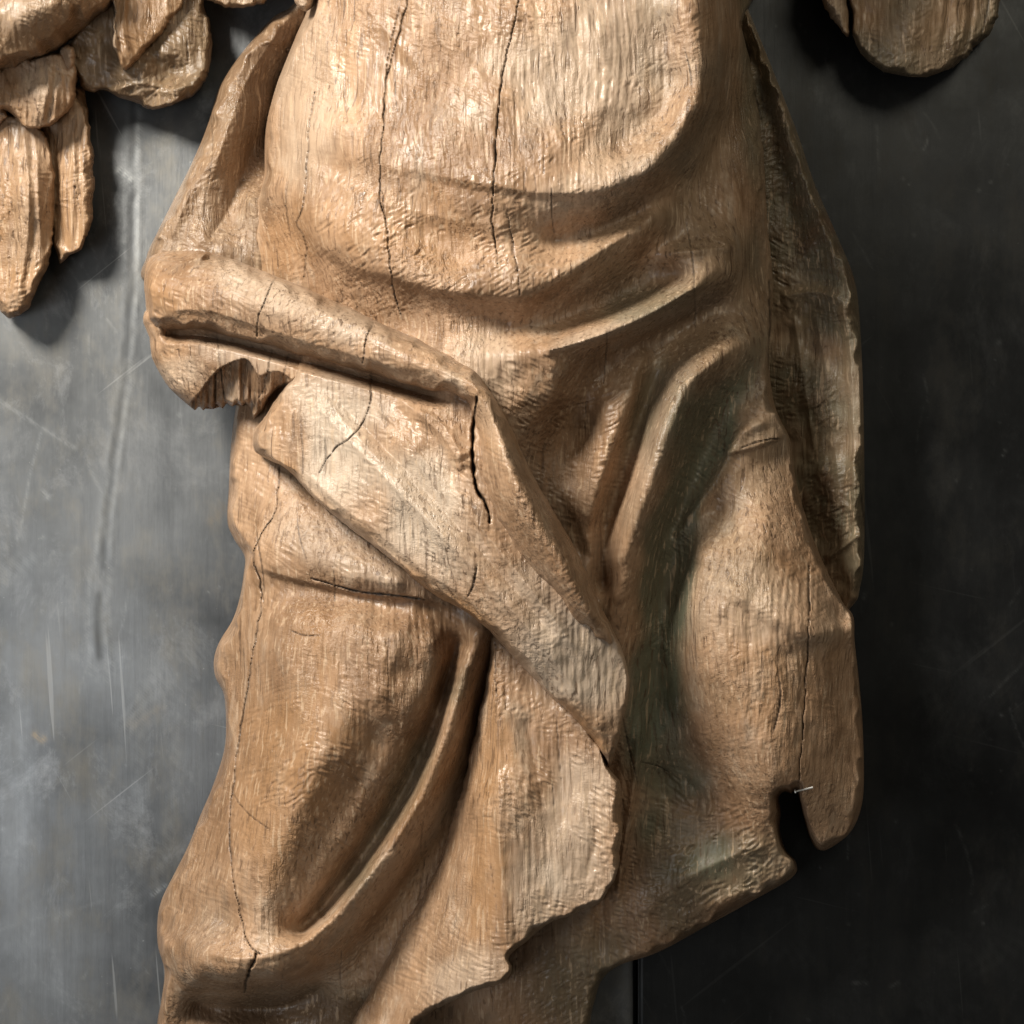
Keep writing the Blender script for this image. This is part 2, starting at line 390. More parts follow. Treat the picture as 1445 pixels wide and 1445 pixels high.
# ------------------------------------------------------------------ the wall
def wall():
    root = bpy.data.objects.new('wall', None); col.objects.link(root); root['kind'] = 'structure'; root.location = (0, 0, Z0); root['label'] = 'dark grey scuffed sheet wall behind the carving'
    bpy.context.view_layer.update()
    SEAM = 897.0
    def marks(u, v):
        n = len(u); li = np.zeros(n); dk = np.zeros(n); tn = np.zeros(n); hh = np.zeros(n)
        def line(pts, w, a, arr, soft=1.0):
            c = catmull(pts, step=10)
            for p, q in zip(c[:-1], c[1:]):
                m = (u > min(p[0], q[0])-4*w) & (u < max(p[0], q[0])+4*w) & (v > min(p[1], q[1])-4*w) & (v < max(p[1], q[1])+4*w)
                if not m.any(): continue
                ux, vx = u[m], v[m]; e = q-p; t = np.clip(((ux-p[0])*e[0]+(vx-p[1])*e[1])/(e@e+1e-9), 0, 1)
                d = np.hypot(ux-p[0]-t*e[0], vx-p[1]-t*e[1])
                arr[m] = np.maximum(arr[m], a*np.exp(-(d/w)**2))
        seam = [(189,120),(188,250),(187,380),(182,470),(172,560),(162,640),(152,720),(146,800),(140,870),(146,960)]
        line([(x+8+2*math.sin(y), y) for x, y in seam], 6, 0.26, li); line([(x-9+2*math.cos(y), y) for x, y in seam], 5, 0.12, li)
        line(seam[:8], 4.0, 0.3, dk); line([(139,840),(138,880),(141,925)], 7, 0.35, dk); line([(128,800),(124,870),(128,950)], 4, 0.3, li); line([(155,800),(154,880),(160,950)], 4, 0.3, li)
        line([(152,700),(140,745),(133,800)], 5, 0.35, li); line([(158,650),(150,690),(148,760)], 4, 0.35, li)
        line([(0,565),(45,595),(105,632)], 3.0, 0.34, li); line([(58,610),(42,670),(30,740),(24,760)], 2.2, 0.34, li)
        line([(125,655),(140,690),(150,705)], 3, 0.35, li); line([(-10,830),(20,800),(45,790)], 14, 0.25, li)
        line([(215,1262),(224,1256),(232,1250)], 3, 0.9, li); line([(0,1312),(45,1298),(100,1285),(150,1270)], 2.5, 0.14, li); line([(80,1296),(98,1289)], 6, 0.22, li)
        line([(185,1020),(205,985),(222,960)], 20, 0.25, li); line([(185,1022),(205,1015),(225,1000)], 8, 0.2, tn)
        line([(300,735),(315,715)], 10, 0.22, tn); line([(50,1038),(60,1043)], 5, 0.9, tn)
        line([(168,240),(178,246),(186,252)], 6, 0.8, li); line([(60,694),(66,702)], 4, 0.6, li)
        line([(1350,1165),(1365,1205),(1373,1245),(1370,1262)], 2, 0.22, li); line([(1205,1388),(1222,1388)], 3, 0.5, li); line([(1258,1392),(1268,1388)], 3, 0.4, li)
        line([(1120,1230),(1130,1300),(1140,1390)], 6, 0.06, li); line([(1080,1345),(1140,1355)], 16, 0.10, li)
        line([(1310,980),(1330,1000)], 14, 0.10, li); line([(1380,1360),(1440,1330)], 22, 0.10, li)
        line([(195,1000),(198,1200),(190,1445)], 10, 0.12, li); line([(30,950),(34,1200),(30,1445)], 14, 0.10, li); line([(120,1000),(122,1445)], 8, 0.12, dk); line([(250,1010),(240,1160),(215,1260)], 10, 0.14, li)
        rs = np.random.default_rng(21)
        for _ in range(330):
            x, y = rs.uniform(-60, 1500), rs.uniform(-60, 1500); r = abs(rs.normal(0, 1.1))+1.2
            k = (abs(u-x) < 3*r) & (abs(v-y) < 3*r)
            if k.any(): li[k] = np.maximum(li[k], rs.uniform(0.1, 0.55)*np.exp(-(((u[k]-x)**2+(v[k]-y)**2)/(r*r))))
        for _ in range(90):
            x, y, a, ln = rs.uniform(-40, 1480), rs.uniform(-40, 1480), rs.normal(1.5, 0.5), rs.uniform(12, 70)
            line([(x, y), (x+ln*.5*math.cos(a)+rs.normal(0, 2), y+ln*.5*math.sin(a)), (x+ln*math.cos(a), y+ln*math.sin(a))], 1.6, rs.uniform(0.1, 0.3), li)
        c = np.interp(v, [p[1] for p in seam], [p[0] for p in seam]); live = smoothstep(100, 160, v)*(1-smoothstep(880, 960, v))
        brk_ = np.clip(0.5+0.6*np.sin(v/31)*np.sin(v/83+1)+0.3*np.sin(v/11), 0, 1)
        hh += 0.16*live*brk_*(3.0*np.exp(-((u-c-9)/4.5)**2)+2.2*np.exp(-((u-c+9)/4)**2)-3*np.exp(-((u-c)/5)**2))
        nz = np.clip(0.62+0.5*np.sin(u*0.31+3*np.sin(v*0.05))*np.sin(v*0.23+2*np.sin(u*0.07))+0.3*np.sin(u*0.9+v*1.1), 0, 1); li *= nz; tn *= nz
        return li, dk, tn, hh
    far = np.array([3400, 2200, 1400, 900, 500, 250.0])
    vv = np.concatenate([-80-far, np.arange(-80, 1526, 2.6), 1526+far[::-1]])
    for k, (lo, hi) in enumerate(((-3000, SEAM-3.2), (SEAM+3.2, 4500))):
        uu = np.concatenate([-80-far, np.arange(-80, hi, 2.6), [hi]]) if k == 0 else np.concatenate([np.arange(lo, 1526, 2.6), 1526+far[::-1]])
        gu, gv = np.meshgrid(uu, vv); u = gu.ravel(); v = gv.ravel()
        li, dk, tn, hh = marks(u, v)
        edge = np.abs(u-SEAM) ; hh = hh - 5*np.exp(-((edge-3.2)/3.0)**2) + (0 if k == 0 else -1.5)
        hh = hh + 2.0*np.sin(u/170+v/400)*np.sin(v/230+1)
        co = np.stack([(u-CU)*S, -hh*S, (CV-v)*S+Z0], 1)
        nr, nc = gu.shape; r, q = np.meshgrid(np.arange(nr-1), np.arange(nc-1), indexing='ij'); r = r.ravel(); q = q.ravel()
        quads = np.stack([r*nc+q, (r+1)*nc+q, (r+1)*nc+q+1, r*nc+q+1], 1)
        # returned edge at the seam
        e = np.arange(nr)*nc + (nc-1 if k == 0 else 0); n0 = len(co); eb = co[e].copy(); eb[:, 1] = 0.03
        co = np.concatenate([co, eb]); i = np.arange(nr-1)
        quads = np.concatenate([quads, np.stack([e[i], e[i+1], n0+i+1, n0+i], 1)])
        st = np.stack([li, dk, tn, np.ones_like(li)], 1); st = np.concatenate([st, np.tile([0, .8, 0, 1], (nr, 1))])
        o = make_mesh('wall_panel', co, quads, {'stain_shade': st*np.array([1 if k == 0 else 0.35, 1, 1, 1])}, WALLM if k == 0 else WALLD)
        o.parent = root; o.matrix_parent_inverse = root.matrix_world.inverted()
    x0, x1 = (SEAM-200-CU)*S, (SEAM+200-CU)*S
    b = make_mesh('backing_board', np.array([(x0, .034, Z0-3), (x1, .034, Z0-3), (x1, .034, Z0+3), (x0, .034, Z0+3)]), np.array([[0, 1, 2, 3]]), {'stain_shade': np.tile([0., 1, 0, 1], (4, 1))}, WALLM)
    b.parent = root; b.matrix_parent_inverse = root.matrix_world.inverted()
wall()

# ------------------------------------------------------------------ the figure
fig = empty('carved_figure', 640, 1445, 10, 'weathered brown carved wooden figure in draped robe, mounted on the dark wall', 'sculpture')

# rear drapery left of the belly
P = [(420,-80),(417,0),(385,25),(345,70),(312,118),(296,165),(284,200),(266,240),(241,290),(222,328),(207,362),(206,400),(300,440),(480,430),(500,100),(500,-80)]
F = surface([[(410,-60,95),(400,20,95),(350,80,98),(315,140,100),(300,190,112),(262,260,118),(232,330,120),(230,400,120)],
             [(440,-60,50),(420,80,46),(390,130,44),(366,200,60),(350,260,86),(330,320,118)],
             [(360,120,80),(330,180,112),(300,240,128),(280,300,130),(300,340,135),(340,360,138)], [(420,300,90),(450,400,90)], [(352,285,125),(356,300,128)]])
ridge(F, [(395,40),(345,120),(318,190),(300,250)], 8, 24, 18); ridge(F, [(365,190),(345,240),(320,300),(290,345)], -6, 18, 22); ridge(F, [(315,210),(270,270),(240,340)], 7, 16, 24)
relief('back_drapery', P, F, 22, 14, (0.34+0.25*blob(370,110,60,120,25), 0.12+0*Z, 0.1*blob(260,330,60,50)), fig, grain_amt=0.5, ripple_amt=1.1, use_cracks=False, lump=1.6)  # the dark tone paints in the shadow lying on this drapery

# rear drapery on the right
P = [(1015,-80),(1050,0),(1075,60),(1100,122),(1126,190),(1150,260),(1180,330),(1205,392),(1213,450),(1218,560),(1220,700),(1219,790),(1213,830),(1200,858),(1120,930),(1010,700),(1000,300),(960,-80)]
F = surface([[(1040,-40,110),(1075,80,112),(1110,180,112),(1145,280,112),(1185,380,115),(1195,450,118),(1203,560,118),(1205,700,115),(1200,800,105)],
             [(1040,0,100),(1080,120,88),(1110,250,78),(1130,350,75),(1150,450,80),(1160,600,82),(1165,750,80)],
             [(1060,100,90),(1090,300,72),(1105,420,65),(1110,520,60),(1140,650,66),(1170,800,78)]])
ridge(F, [(1100,420),(1150,412),(1190,425)], 9, 16, 26); ridge(F, [(1150,430),(1165,520),(1175,600),(1185,690)], 6, 12, 14); ridge(F, [(1120,440),(1135,540),(1150,640)], 5, 10, 12)
ridge(F, [(1080,110),(1105,130),(1120,170)], 7, 14, 18); ridge(F, [(1165,790),(1190,772),(1214,752)], 8, 10, 9); ridge(F, [(1185,400),(1200,500),(1206,640),(1205,740)], 7, 14, 10)
relief('back_drapery', P, F, 16, 12, (0.40+0.22*N_mid+0.1*N_sm, 0.72+0.25*N_mid, 0.3*blob(1207,500,9,150,0)), fig, grain_amt=0.8, ripple_amt=1.6, use_cracks=False, lump=2.2)

# ---- body: belly, skirt, both legs, one carved block
BODY = [(445,-80),(437,0),(415,55),(388,125),(374,185),(372,240),(366,268),(357,292),(356,345),(352,400),(345,470),(340,540),(332,580),(325,640),(323,690),(321,735),(330,760),(345,785),(344,810),(338,845),(328,875),(310,905),(302,930),(304,955),(316,980),(319,1020),(316,1060),(300,1110),(283,1150),(265,1195),(245,1235),(228,1270),(222,1300),(223,1335),(232,1370),(228,1410),(222,1445),(215,1530),
 (500,1532),(835,1530),(833,1445),(840,1410),(850,1382),(875,1362),(930,1343),(1000,1305),(1060,1272),(1118,1238),(1123,1217),(1109,1200),(1102,1180),(1100,1165),(1102,1145),(1099,1124),(1108,1117),(1117,1120),(1124,1114),(1132,1145),(1140,1175),(1150,1195),(1163,1200),(1185,1188),(1203,1170),(1215,1140),(1219,1100),(1217,1020),(1212,960),(1206,905),(1204,870),(1190,850),(1170,810),(1150,765),(1135,720),(1122,670),(1115,620),(1100,590),(1090,555),(1085,500),(1089,455),(1092,400),(1085,320),(1078,200),(1067,110),(1048,40),(1030,-80)]
CV_ = [
 [(455,-60,220),(445,20,220),(420,80,205),(398,150,195),(388,220,185),(380,275,178)],
 [(560,-60,300),(700,-60,330),(850,-60,335),(960,-60,325)],
 [(500,50,275),(600,50,322),(700,50,345),(850,50,352),(940,50,340)],
 [(450,150,252),(520,150,295),(600,150,332),(700,150,355),(850,150,354),(925,140,338)],
 [(450,203,265),(506,220,300),(572,240,333),(640,254,355),(700,264,366),(770,273,370),(850,268,368),(915,243,362),(960,200,354),(990,150,346),(1003,95,336),(1006,20,324),(1004,-60,316)],
 [(450,234,256),(560,272,326),(640,288,349),(700,299,356),(770,305,352),(850,305,332),(925,283,282),(985,230,240),(1022,150,215),(1037,60,200),(1032,-60,195)],
 [(880,215,348),(930,170,338),(955,110,334)],
 [(600,330,325),(700,350,340),(640,370,333)], [(780,340,318),(840,325,305),(900,300,285)],
 [(390,262,195),(425,312,235),(466,352,275),(553,386,324),(622,406,343),(732,417,348),(790,393,344),(835,362,338),(880,330,325),(925,305,300)],
 [(400,300,190),(440,350,225),(480,385,255),(560,415,296),(630,438,314),(732,448,312),(800,425,292),(860,397,272),(930,345,258),(980,320,248)],
 [(1000,300,222),(1050,200,172),(1062,300,165),(1055,400,175),(1078,420,150)],
 [(940,360,268),(985,356,268),(1030,350,240)],
 [(700,468,308),(780,458,288),(850,440,268),(910,415,255),(960,390,248)],
 [(640,492,322),(700,499,332),(780,492,336),(850,471,332),(910,446,318),(960,417,300),(1000,396,276),(1035,385,235)],
 [(800,530,295),(850,503,258),(910,475,236),(960,450,222),(1010,420,215)],
 [(660,540,326),(700,520,330),(760,515,330),(785,520,326),(700,560,322),(740,545,326),(700,620,306),(720,600,308)],
 [(800,510,318),(775,560,305),(740,605,290),(720,640,278)],
 [(835,535,256),(800,590,250),(772,640,246),(790,700,244),(828,780,236)],
 [(905,505,245),(890,560,266),(868,620,270),(845,690,263),(830,745,248),(840,830,235)],
 [(830,610,248),(810,680,242)],
 [(925,530,230),(902,590,222),(880,660,214),(858,740,212),(850,830,215)],
 [(1045,488,235),(1000,520,275),(972,548,292),(950,600,300),(932,660,298),(908,730,288),(886,790,272),(868,840,255),(880,900,235),(890,960,215),(885,1040,200)],
 [(955,548,288),(926,610,294),(908,670,290),(886,730,280),(868,790,262)],
 [(1010,548,222),(988,600,212),(965,660,204),(940,740,200),(925,820,196)],
 [(1055,520,195),(1025,580,188),(1000,640,184),(965,710,184),(950,780,184),(940,860,182),(925,950,178),(912,1050,170),(895,1150,150)],
 [(1095,575,195),(1046,615,214),(1010,675,206),(970,735,200),(950,765,190)],
 [(1012,720,198),(990,790,236),(982,870,244),(985,950,238),(998,1030,222)],
 [(1060,700,222),(1070,780,265),(1060,850,277),(1070,950,275),(1080,1050,265),(1090,1100,257)],
 [(1110,640,180),(1130,720,190),(1150,790,212),(1170,850,225),(1190,880,215)], [(1190,960,205),(1200,1050,190),(1195,1130,178),(1165,1170,180)],
 [(1080,650,198)],
 [(985,800,225),(1040,835,276),(1100,872,286),(1150,893,274),(1195,882,228)], [(1110,908,276),(1160,924,250),(1195,914,212)],
 [(930,1100,140),(960,1130,145),(1000,1090,185),(1010,1130,172),(1060,1130,212),(1080,1160,202)], [(960,1180,148),(1000,1200,168)],
 [(900,1250,130),(1000,1240,165),(1080,1225,172),(1100,1200,178)], [(900,1330,115),(980,1300,120)], [(860,1380,100)],
 [(800,1350,110),(780,1440,95),(820,1400,95),(700,1420,110)],
 # left leg
 [(345,600,135),(350,650,140),(345,700,146),(345,750,155)], [(400,640,165),(440,690,188)], [(360,830,172),(340,880,150),(322,940,120),(340,1000,160),(335,1060,160),(310,1130,150),(285,1190,145),(255,1260,132),(240,1320,122)],
 [(420,700,196),(480,745,226),(550,785,248),(600,818,256)], [(385,775,208),(440,797,238),(500,815,258),(560,824,268)],
 [(370,818,188),(420,828,206),(480,840,224),(540,848,236),(590,852,240),(640,865,232)],
 [(420,862,232),(500,875,264),(560,893,274),(610,905,258)], [(400,930,237),(470,930,272),(540,940,282),(590,950,262)],
 [(500,1000,286),(450,1080,284),(415,1150,274),(390,1220,264),(370,1290,250)],
 [(390,1050,237),(350,1150,217),(310,1220,190),(280,1280,175)], [(320,1300,212)],
 [(560,1010,268),(510,1095,253),(465,1175,239),(430,1245,228)], [(622,930,243),(604,990,238),(568,1075,227),(522,1155,216),(472,1228,207),(430,1288,206)],
 [(655,910,205),(634,975,194),(601,1065,180),(554,1155,168),(504,1234,166),(456,1293,174),(430,1314,188)],
 [(672,885,250),(650,940,252),(625,1030,244),(590,1120,234),(540,1200,230),(480,1275,234),(430,1325,244),(380,1350,258),(330,1352,258),(280,1342,228),(250,1322,180)],
 [(686,888,252),(666,945,254),(643,1035,247),(608,1127,238),(558,1209,234),(497,1286,236),(444,1338,236),(390,1372,246),(330,1377,248),(276,1366,228)],
 [(232,1330,150),(246,1380,150),(262,1402,148)],
 [(706,905,188),(682,985,178),(658,1075,166),(624,1165,154),(580,1238,146),(526,1310,142),(480,1368,135),(412,1406,112),(335,1411,108),(284,1411,110)],
 [(660,1100,150),(630,1190,140),(590,1270,130),(540,1350,125),(480,1420,105),(400,1446,90),(300,1446,95),(250,1430,110)],
]
F = surface(CV_)
# crisp carved lines on the block
ridge(F, [(480,212),(572,238),(640,252),(700,262),(770,272),(850,267),(915,241),(960,198),(990,148),(1004,90),(1006,0),(1004,-80)], 7, 40, 12, 1.3, 1.1, 0.25)
ridge(F, [(395,280),(440,335),(490,372),(553,390),(622,408),(732,419),(790,394),(835,362),(880,330),(928,303)], 7, 30, 12, 1.3, 1.0)
ridge(F, [(760,497),(790,490),(850,472),(910,447),(960,418),(1000,396)], 12, 16, 10, 1.2, 1.0, 0.1)
ridge(F, [(800,512),(776,560),(742,606),(718,640)], 8, 9, 22, 1.0, 1.4)
ridge(F, [(903,505),(890,560),(868,620),(845,690),(830,750)], 7, 10, 14, 1.1, 1.3)
ridge(F, [(1050,485),(1000,518),(966,546),(957,600),(945,660),(918,730),(895,790)], 4, 10, 26, 1.2, 1.4)
ridge(F, [(1090,590),(1046,614),(1010,676),(968,738),(945,770)], 9, 12, 9, 1.1, 1.1)
ridge(F, [(1020,640),(1060,632),(1105,615)], 9, 18, 5, 1.2, 0.9)
ridge(F, [(940,358),(985,354),(1035,348)], 7, 18, 9, 1.3, 1.0)
ridge(F, [(985,806),(1040,840),(1100,876),(1150,896),(1205,876)], 4, 34, 16, 1.4, 1.2)
ridge(F, [(345,792),(400,812),(460,826),(520,836),(590,842),(640,858)], 9, 30, 7, 1.3, 0.9)
ridge(F, [(674,880),(652,940),(627,1030),(592,1120),(542,1200),(482,1275),(432,1325),(382,1349),(330,1352),(280,1342)], 7, 9, 22, 1.0, 1.2, 0.05)
ridge(F, [(345,800),(356,860),(348,930),(352,1000)], 5, 16, 10)
ridge(F, [(870,1060),(860,1150),(850,1260),(845,1360)], -12, 14, 22); ridge(F, [(905,1000),(895,1100),(880,1200),(868,1290)], 14, 12, 12)
ridge(F, [(890,1300),(960,1245),(1040,1205),(1095,1190)], 8, 26, 20); ridge(F, [(900,1335),(980,1290),(1060,1250)], 5, 14, 16)
ridge(F, [(255,1285),(240,1330),(262,1385)], 10, 12, 14)
ridge(F, [(262,1384),(330,1392),(395,1385),(450,1354)], 16, 22, 7, 1.2, 1.0, 0.1)
ridge(F, [(255,1412),(330,1420),(400,1418),(470,1385)], -22, 16, 44)
ridge(F, [(985,1100),(1000,1120),(1002,1145),(985,1160)], 7, 8, 10); ridge(F, [(965,1095),(985,1125),(980,1150)], -6, 8, 8)
for k, (x, y, dx, dy, a) in enumerate([(560,60,60,70,4),(620,40,70,90,4),(760,120,40,120,3),(470,110,20,100,4),(850,80,50,110,3),(480,260,80,40,4),(640,310,90,20,3),(460,900,20,80,4),(560,920,-30,90,4),(420,960,-20,110,4)]):
    ridge(F, [(x-dx, y-dy), (x, y), (x+dx, y+dy*0.9)], a, 22, 26)
cg = blur(F, 3.0); F = 0.55*F+0.45*cg
body_dark = 0.16*blob(1000,480,130,330,0)+0.3*blob(960,1260,170,90,-28)+0.18*blob(820,660,80,150)+0.2*blob(800,1390,100,80)+0.65*blob(400,1430,160,36)+0.5*blob(520,838,110,7,8)*smoothstep(-0.8,0.6,N_sm)+0.25*blob(950,700,60,260,15)+0.2*blob(1060,250,40,260)+0.22*blob(870,418,110,22,-14)+0.18*blob(540,1120,60,150,28)+0.2*blob(420,1415,150,40,0)+0.18*blob(640,900,40,60)+0.15*blob(840,560,60,60)+0.25*blob(780,1390,90,90)  # grime, plus painted shade under the left hem and at the lower right
body_green = 1.0*blob(1000,630,40,130,25)+1.1*blob(945,800,36,200,8)+0.25*blob(1000,500,140,420,0)+0.8*blob(930,1080,50,100,5)+0.5*blob(960,1180,60,60)+0.45*blob(560,1130,24,190,28)+0.55*blob(1020,1240,130,60,-28)+0.6*blob(830,1390,100,90)+0.35*blob(450,1420,150,40)+0.5*blob(1065,150,22,240)+0.3*blob(900,600,18,110,20)+0.35*blob(900,430,90,20,-20)  # green patina, plus olive shade painted on the lower right panel and trunk
body_pale = 0.5*blob(850,90,130,100)+0.45*blob(690,520,70,50)+0.4*blob(930,620,22,110,22)+0.4*blob(860,255,120,30,-20)+0.45*blob(860,465,130,14,-18)+0.35*blob(500,780,130,40,20)+0.3*blob(1060,860,100,60)+0.4*blob(430,100,50,180)+0.45*blob(540,1240,20,160,38)
body_och = 0.35*blob(600,330,160,60,10)+0.5*blob(400,330,50,60)+0.4*blob(400,1080,90,160,12)+0.3*blob(620,1150,60,180,25)+0.3*blob(1080,900,80,160)
g_mask = 0.8+0.45*blob(830,150,240,170)+0.7*blob(560,880,120,60)+0.9*blob(1070,900,110,200)+0.5*blob(840,470,160,40)+0.5*blob(640,200,90,100)-0.3*blob(450,150,70,180)
r_mask = 0.75+1.6*blob(970,1250,190,90,-28)+1.3*blob(820,1390,110,90)+0.8*blob(850,620,120,140)+1.3*blob(620,370,220,70)+1.0*blob(440,1100,120,160)+0.8*blob(730,560,60,70)+0.9*blob(1000,1150,90,80)+0.6*blob(450,760,110,50)
waist = catmull([(300,430),(420,430),(640,494),(700,499),(780,492),(850,471),(910,446),(960,417),(1000,396),(1035,386),(1130,380),(1600,380),(1600,-200),(100,-200),(100,430)], closed=True)
lleg = catmull([(100,440),(420,440),(640,500),(690,700),(700,880),(690,900),(655,910),(632,960),(600,1060),(555,1150),(500,1230),(455,1290),(430,1312),(380,1330),(270,1326),(100,1300)], closed=True)
rleg = catmull([(1700,600),(1110,618),(1046,632),(1005,700),(965,790),(955,870),(950,950),(945,1040),(985,1090),(1010,1140),(1090,1165),(1105,1230),(1400,1300)], closed=True)
mt = inside(waist); ml = inside(lleg) & ~mt; mr = inside(rleg) & ~mt & ~ml; ms = ~(mt | ml | mr)
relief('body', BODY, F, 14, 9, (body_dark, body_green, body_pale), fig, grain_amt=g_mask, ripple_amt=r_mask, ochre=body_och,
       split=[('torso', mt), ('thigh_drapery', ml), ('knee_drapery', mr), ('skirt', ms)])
BF = F

# ---- hanging cloth, lower middle
P = [(690,870),(770,905),(846,1045),(860,1082),(875,1104),(878,1150),(874,1215),(863,1253),(840,1278),(800,1292),(770,1306),(742,1330),(722,1341),(717,1351),(723,1367),(708,1388),(660,1402),(612,1428),(585,1446),(560,1530),(470,1530),(500,1440),(525,1395),(560,1325),(595,1265),(622,1210),(640,1150),(660,1075),(676,1000),(688,930)]
F = surface([[(697,890,222),(700,1000,254),(703,1100,270),(706,1200,280),(712,1300,286),(718,1360,288)],
             [(740,960,248),(745,1050,262),(755,1150,272),(768,1250,278),(752,1315,282)], [(800,1020,258),(815,1100,268),(810,1200,274),(800,1280,274)],
             [(845,1070,275),(868,1130,280),(865,1220,278),(845,1268,272)], [(790,1110,262),(790,1170,268)],
             [(682,1000,225),(665,1085,215),(645,1180,200),(605,1290,188),(560,1380,176),(510,1470,165)],
             [(690,1150,266),(672,1270,258),(640,1360,246),(600,1425,230),(560,1500,215)], [(650,1280,232),(610,1370,215),(560,1450,200)]])
ridge(F, [(697,890),(700,1000),(703,1100),(706,1200),(712,1300),(719,1362)], 5, 14, 9, 1.1, 1.0, 0.05)
ridge(F, [(740,1010),(757,1090),(768,1150)], -4, 20, 20); ridge(F, [(655,1200),(630,1290),(590,1380)], 5, 18, 18); ridge(F, [(830,1100),(840,1180),(825,1250)], -3, 14, 14)
relief('hanging_cloth', P, F, 118, 8, (0.25*blob(765,1110,18,60,-12)+0.12*blob(740,1250,26,80), 0*Z, 0.55*blob(820,1180,60,110)+0.5*blob(650,1380,70,40,-20)+0.3*blob(760,1270,40,50)), fig, grain_amt=1.0+0*Z, ripple_amt=1.5+0*Z, ochre=0.5*blob(690,1150,26,230,3), floor=0.35, use_cracks=True, wobble=1.2)

# ---- cloth under the roll, with its broken lower end
P = [(204,440),(211,478),(218,512),(233,540),(252,560),(270,574),(276,579),(281,573),(287,580),(293,574),(300,577),(306,570),(314,576),(320,569),(328,575),(334,569),(341,574),(347,570),(353,577),(357,592),(368,582),(404,545),(500,560),(560,540),(560,480),(400,430),(260,420)]
F = surface([[(225,470,170),(228,510,165),(250,548,168),(280,570,172)], [(300,470,212),(300,510,216),(330,500,226),(400,500,250)], [(400,540,248),(500,540,285),(380,470,240)], [(350,560,225)]])
bc = catmull([(266,585),(285,550),(306,524),(330,510),(350,508),(366,530),(384,524),(404,530),(420,560),(380,600),(330,600)], closed=True, step=4)
bi = inside(bc); bd = np.where(bi, nearest(bc, 60, True)[0], 0); bd = np.minimum(bd, 60)
fibre = fftnoise(1.3, 40, 41); fib2 = fftnoise(4, 40, 42)
brk = bi*1.0
F = F - brk*np.minimum(bd*0.9+8, 30) - brk*(4.6*np.abs(fibre)+4*fib2)
ridge(F, [(222,474),(270,473),(320,481),(370,494),(440,514),(520,535),(590,554),(640,568)], -40, 26, 13, 0.8, 1.3, 0.08)
relief('mantle_underfold', P, F, 120, 12, (brk*np.clip(0.36+0.32*fib2+0.50*fibre, 0, 0.92), 0*Z, 0.5*blob(250,530,40,40)+0.35*blob(340,495,90,20,8)), fig, grain_amt=0.5+brk*1.5, ripple_amt=0.8*(1-brk), floor=0.25, ochre=0.35*blob(240,520,30,60)*(1-brk), wobble=0.8)

# ---- diagonal flap
P = [(411,534),(390,562),(370,592),(357,613),(359,636),(380,650),(402,661),(432,690),(480,735),(540,780),(600,830),(660,866),(702,902),(750,955),(800,1005),(845,1056),(859,1080),(868,1062),(876,1030),(884,990),(888,960),(876,910),(845,850),(815,780),(780,720),(742,650),(717,595),(690,550),(640,500),(560,490),(470,475),(430,490)]
F = surface([[(366,622,236),(400,650,256),(450,698,284),(520,752,308),(600,820,324),(680,880,326),(750,945,316),(820,1020,298),(855,1065,282)],
             [(411,545,256),(390,575,248),(375,605,240)], [(430,560,262),(480,620,290),(560,690,322),(640,765,346),(720,845,350),(790,930,336),(850,1020,305)],
             [(440,510,262),(520,545,288),(600,590,318),(640,640,332),(660,700,338),(700,760,342),(760,830,346),(830,920,332)],
             [(500,590,288),(570,640,320)], [(560,540,298),(640,560,326),(656,600,330),(660,650,336)],
             [(700,640,340),(760,740,345),(820,850,340),(880,965,305)]])
ridge(F, [(520,575),(580,625),(640,700),(700,790)], -5, 22, 14); ridge(F, [(440,540),(500,610),(570,690),(640,780)], 4, 20, 20); ridge(F, [(560,560),(620,610),(655,665)], 7, 16, 14)
ridge(F, [(412,650),(480,712),(540,758),(600,806),(660,845),(705,885),(760,945),(810,995),(848,1045)], 5, 22, 9, 1.3, 1.0)
F = F + 16
ridge(F, [(222,474),(270,473),(320,481),(370,494),(440,514),(520,535),(590,554),(640,568)], -42, 26, 15, 0.8, 1.3, 0.12)
ridge(F, [(425,550),(520,650),(640,772),(760,905),(840,1015)], 7, 22, 26); ridge(F, [(455,545),(560,650),(680,780),(790,905)], -7, 18, 18); ridge(F, [(520,560),(600,650),(670,735),(740,820),(820,925)], 8, 22, 18); ridge(F, [(585,575),(625,600),(655,650)], 10, 24, 20)
relief('mantle_flap', P, F, F-84, 9, (0.10*blob(700,930,90,40,40), 0*Z, 0.9*blob(560,690,170,80,42)+0.85*blob(780,900,110,80,50)+0.7*blob(470,560,90,60,10)), fig, grain_amt=0.75+0.35*blob(820,950,90,110), ripple_amt=0.9+0*Z, floor=0.05, ochre=0.75*(1-smoothstep(3, 20, nearest(catmull([(402,661),(432,690),(480,735),(540,780),(600,830),(660,866),(702,902),(750,955),(800,1005),(845,1056)]), 30)[0])), cap=False, wobble=0.9)

